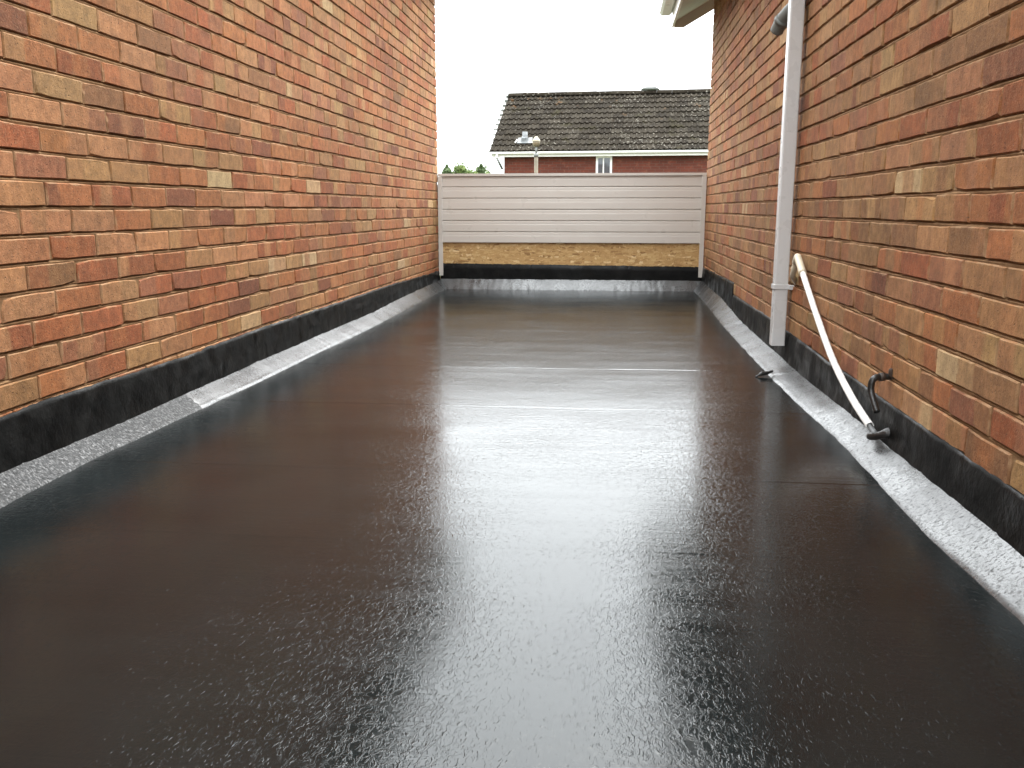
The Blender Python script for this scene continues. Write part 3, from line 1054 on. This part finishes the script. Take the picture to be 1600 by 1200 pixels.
# eaves
far(box_obj('fascia', (.06, LEN, .085, .11, ez - .145, ez - .02), M['pvc']))
far(box_obj('soffit', (.06, LEN, .11, .34, ez - .135, ez - .112), M['pvc']))
far(box_obj('soffit_end', (.06, .20, .11, .34, ez - .150, ez - .02), M['soffit']))
bm = bmesh.new()
prism(bm, [(.08 - a, ez - .075 + b) for a, b in ((0, .06), (0, .02), (.02, 0), (.085, 0), (.105, .02), (.105, .062), (.098, .062), (.098, .024), (.082, .007), (.023, .007), (.007, .024), (.007, .06))], 'x', -.10, LEN)
far(bm_obj('gutter', bm, M['pvc']))
bm = bmesh.new()
tube(bm, [(.215, .03, ez - .07), (.215, .03, ez - .19)], .034, 12)
o = far(bm_obj('downpipe', bm, M['pvc'], None, True))
bm = bmesh.new(); tube(bm, [(0, 0, 0), (.115, .20, -.28)], .034, 12)
p2 = bm_obj('offset_bend', bm, M['grey'], o, True); p2.location = (.215, .03, ez - .18)
bm = bmesh.new(); tube(bm, [(.33, .23, ez - .44), (.33, .23, .1)], .034, 12)
bm_obj('lower_pipe', bm, M['pvc'], o, True)
# windows
def window(x0, x1, z0, z1, mull):
    bm = bmesh.new()
    f = .045
    y0, y1 = .275, .315
    box(bm, x0, x0 + f, y0, y1, z0, z1); box(bm, x1 - f, x1, y0, y1, z0, z1)
    box(bm, x0 + f, x1 - f, y0, y1, z0, z0 + f); box(bm, x0 + f, x1 - f, y0, y1, z1 - f, z1)
    wd = far(bm_obj('window', bm, M['pvc']))
    for q in mull:
        box_obj('mullion', (q - .016, q + .016, y0 + .004, y1 - .002, z0 + f, z1 - f), M['pvc'], wd)
    e = [x0 + f] + list(mull) + [x1 - f]
    for a, b in zip(e, e[1:]):
        box_obj('pane', (a + .017, b - .017, .289, .2925, z0 + f, z1 - f), M['glass'], wd)
    vs, fs = [], []
    nx = 40
    for k in range(nx + 1):
        t = k / nx
        yy = .2965 + .0016 * math.sin(t * 44)
        vs += [(x0 + f + (x1 - x0 - 2 * f) * t, yy, z0 + f), (x0 + f + (x1 - x0 - 2 * f) * t, yy, z1 - f)]
    for k in range(nx):
        fs.append((2 * k, 2 * k + 2, 2 * k + 3, 2 * k + 1))
    mesh_obj('curtain', vs, fs, M['curtain'], wd)
wx = 2.93
window(wx, wx + .44, ez - 1.10, ez - .138, [wx + .205])
far(box_obj('window_sill', (wx - .05, wx + .49, .26, .31, ez - 1.16, ez - 1.102), M['pvc']))

# ------------------------------------------------------------------ street lamp
sl = empty('street_lamp', (-1.592, 19.0, GZ), 'street lamp with pale domed cap on a tan post before the tiled house', 'street lamp')
def lamp_part(name, prof, mat, seg=18):
    bm = bmesh.new(); lathe(bm, prof, (0, 0, 0), seg)
    return bm_obj(name, bm, mat, sl, True)
H = Z - GZ                          # local height of the camera level
lamp_part('post', [(.065, 0), (.062, 1.2), (.043, 1.3), (.041, H + 1.085)], M['concrete'])
lamp_part('bracket_collar', [(.047, H + 1.06), (.047, H + 1.125), (.02, H + 1.135)], M['grey'])
lamp_part('neck', [(.021, H + 1.12), (.021, H + 1.28)], M['grey'], 12)
lamp_part('bowl', [(.030, H + 1.262), (.052, H + 1.270), (.070, H + 1.30), (.080, H + 1.345), (.080, H + 1.372)], M['lampglass'])
lamp_part('cap', [(.086, H + 1.366), (.090, H + 1.376), (.078, H + 1.405), (.055, H + 1.432), (.042, H + 1.44), (.042, H + 1.452), (.028, H + 1.468), (.010, H + 1.474)], M['lamp'])

# ------------------------------------------------------------------ trees beyond the screen
def tree(name, x, y, h, rad, conif, label, seed, mat):
    r = random.Random(seed)
    t = empty(name, (x, y, GZ), label, 'tree', 'trees beyond the screen')
    bm = bmesh.new()
    tube(bm, [(0, 0, 0), (.05, .02, h * .4), (0, 0, h * .93)], [.16, .11, .02], 9)
    for k in range(12):
        a = r.uniform(0, 6.28); z0 = h * r.uniform(.2, .8)
        L = rad * .8 * ((1 - z0 / h) if conif else .8)
        tube(bm, [(0, 0, z0), (L * math.cos(a) * .5, L * math.sin(a) * .5, z0 + .15), (L * math.cos(a), L * math.sin(a), z0 + (.1 if conif else .5))], [.05, .03, .012], 6)
    bm_obj('trunk', bm, M['bark'], t, True)
    vs, fs = [], []
    n = 6500
    clumps = []
    while len(clumps) < 34:
        d = Vector((r.gauss(0, 1), r.gauss(0, 1), r.gauss(.3, .8))).normalized() * r.uniform(.55, 1)
        clumps.append((d, r.uniform(.22, .40)))
    for k in range(n):
        if conif:
            q = r.random() ** .8
            zz = h * (1.0 - .8 * q)
            rr = rad * (q ** .62) * (.80 + .25 * math.sin(zz * 11 + seed)) * (r.random() ** .4)
            a = r.uniform(0, 6.28)
            rr *= .85 + .45 * N(math.cos(a) * 2, math.sin(a) * 2, zz * 3 + seed)
            c = Vector((rr * math.cos(a), rr * math.sin(a), zz - rr * .2))
        else:
            d, cr = clumps[r.randrange(len(clumps))]
            e = Vector((r.gauss(0, 1), r.gauss(0, 1), r.gauss(0, 1))).normalized() * cr * (r.random() ** .4)
            c = Vector((0, 0, h - rad * .95)) + (d + e) * rad * .78
        s = r.uniform(.05, .12)
        a = Vector((r.gauss(0, 1), r.gauss(0, 1), r.gauss(0, 1))).normalized()
        b = a.orthogonal().normalized() * s * .55
        a = a * s
        i = len(vs)
        vs += [c - a, c + b, c + a, c - b]
        fs.append((i, i + 1, i + 2, i + 3))
    mesh_obj('crown', vs, fs, mat, t)
GT = Z - GZ
tree('conifer_tree', -11.0, 60, GT + 2.88, 1.9, True, 'small pointed conifer showing beside the left wall corner', 1, M['dleaf'])
tree('broadleaf_tree', -10.35, 62.5, GT + 2.72, 1.5, False, 'low green bush between the left conifer and the round tree', 9, M['leaf'])
tree('broadleaf_tree', -9.90, 61, GT + 3.12, 1.7, False, 'tallest round leafy tree in the middle of the distant treetops', 2, M['leaf'])
tree('broadleaf_tree', -9.10, 63, GT + 2.98, 1.6, False, 'lower light green treetop left of the distant dark conifer', 5, M['leaf'])
tree('conifer_tree', -8.55, 59, GT + 2.86, 1.5, True, 'dark pointed conifer nearest the tiled house', 7, M['dleaf'])
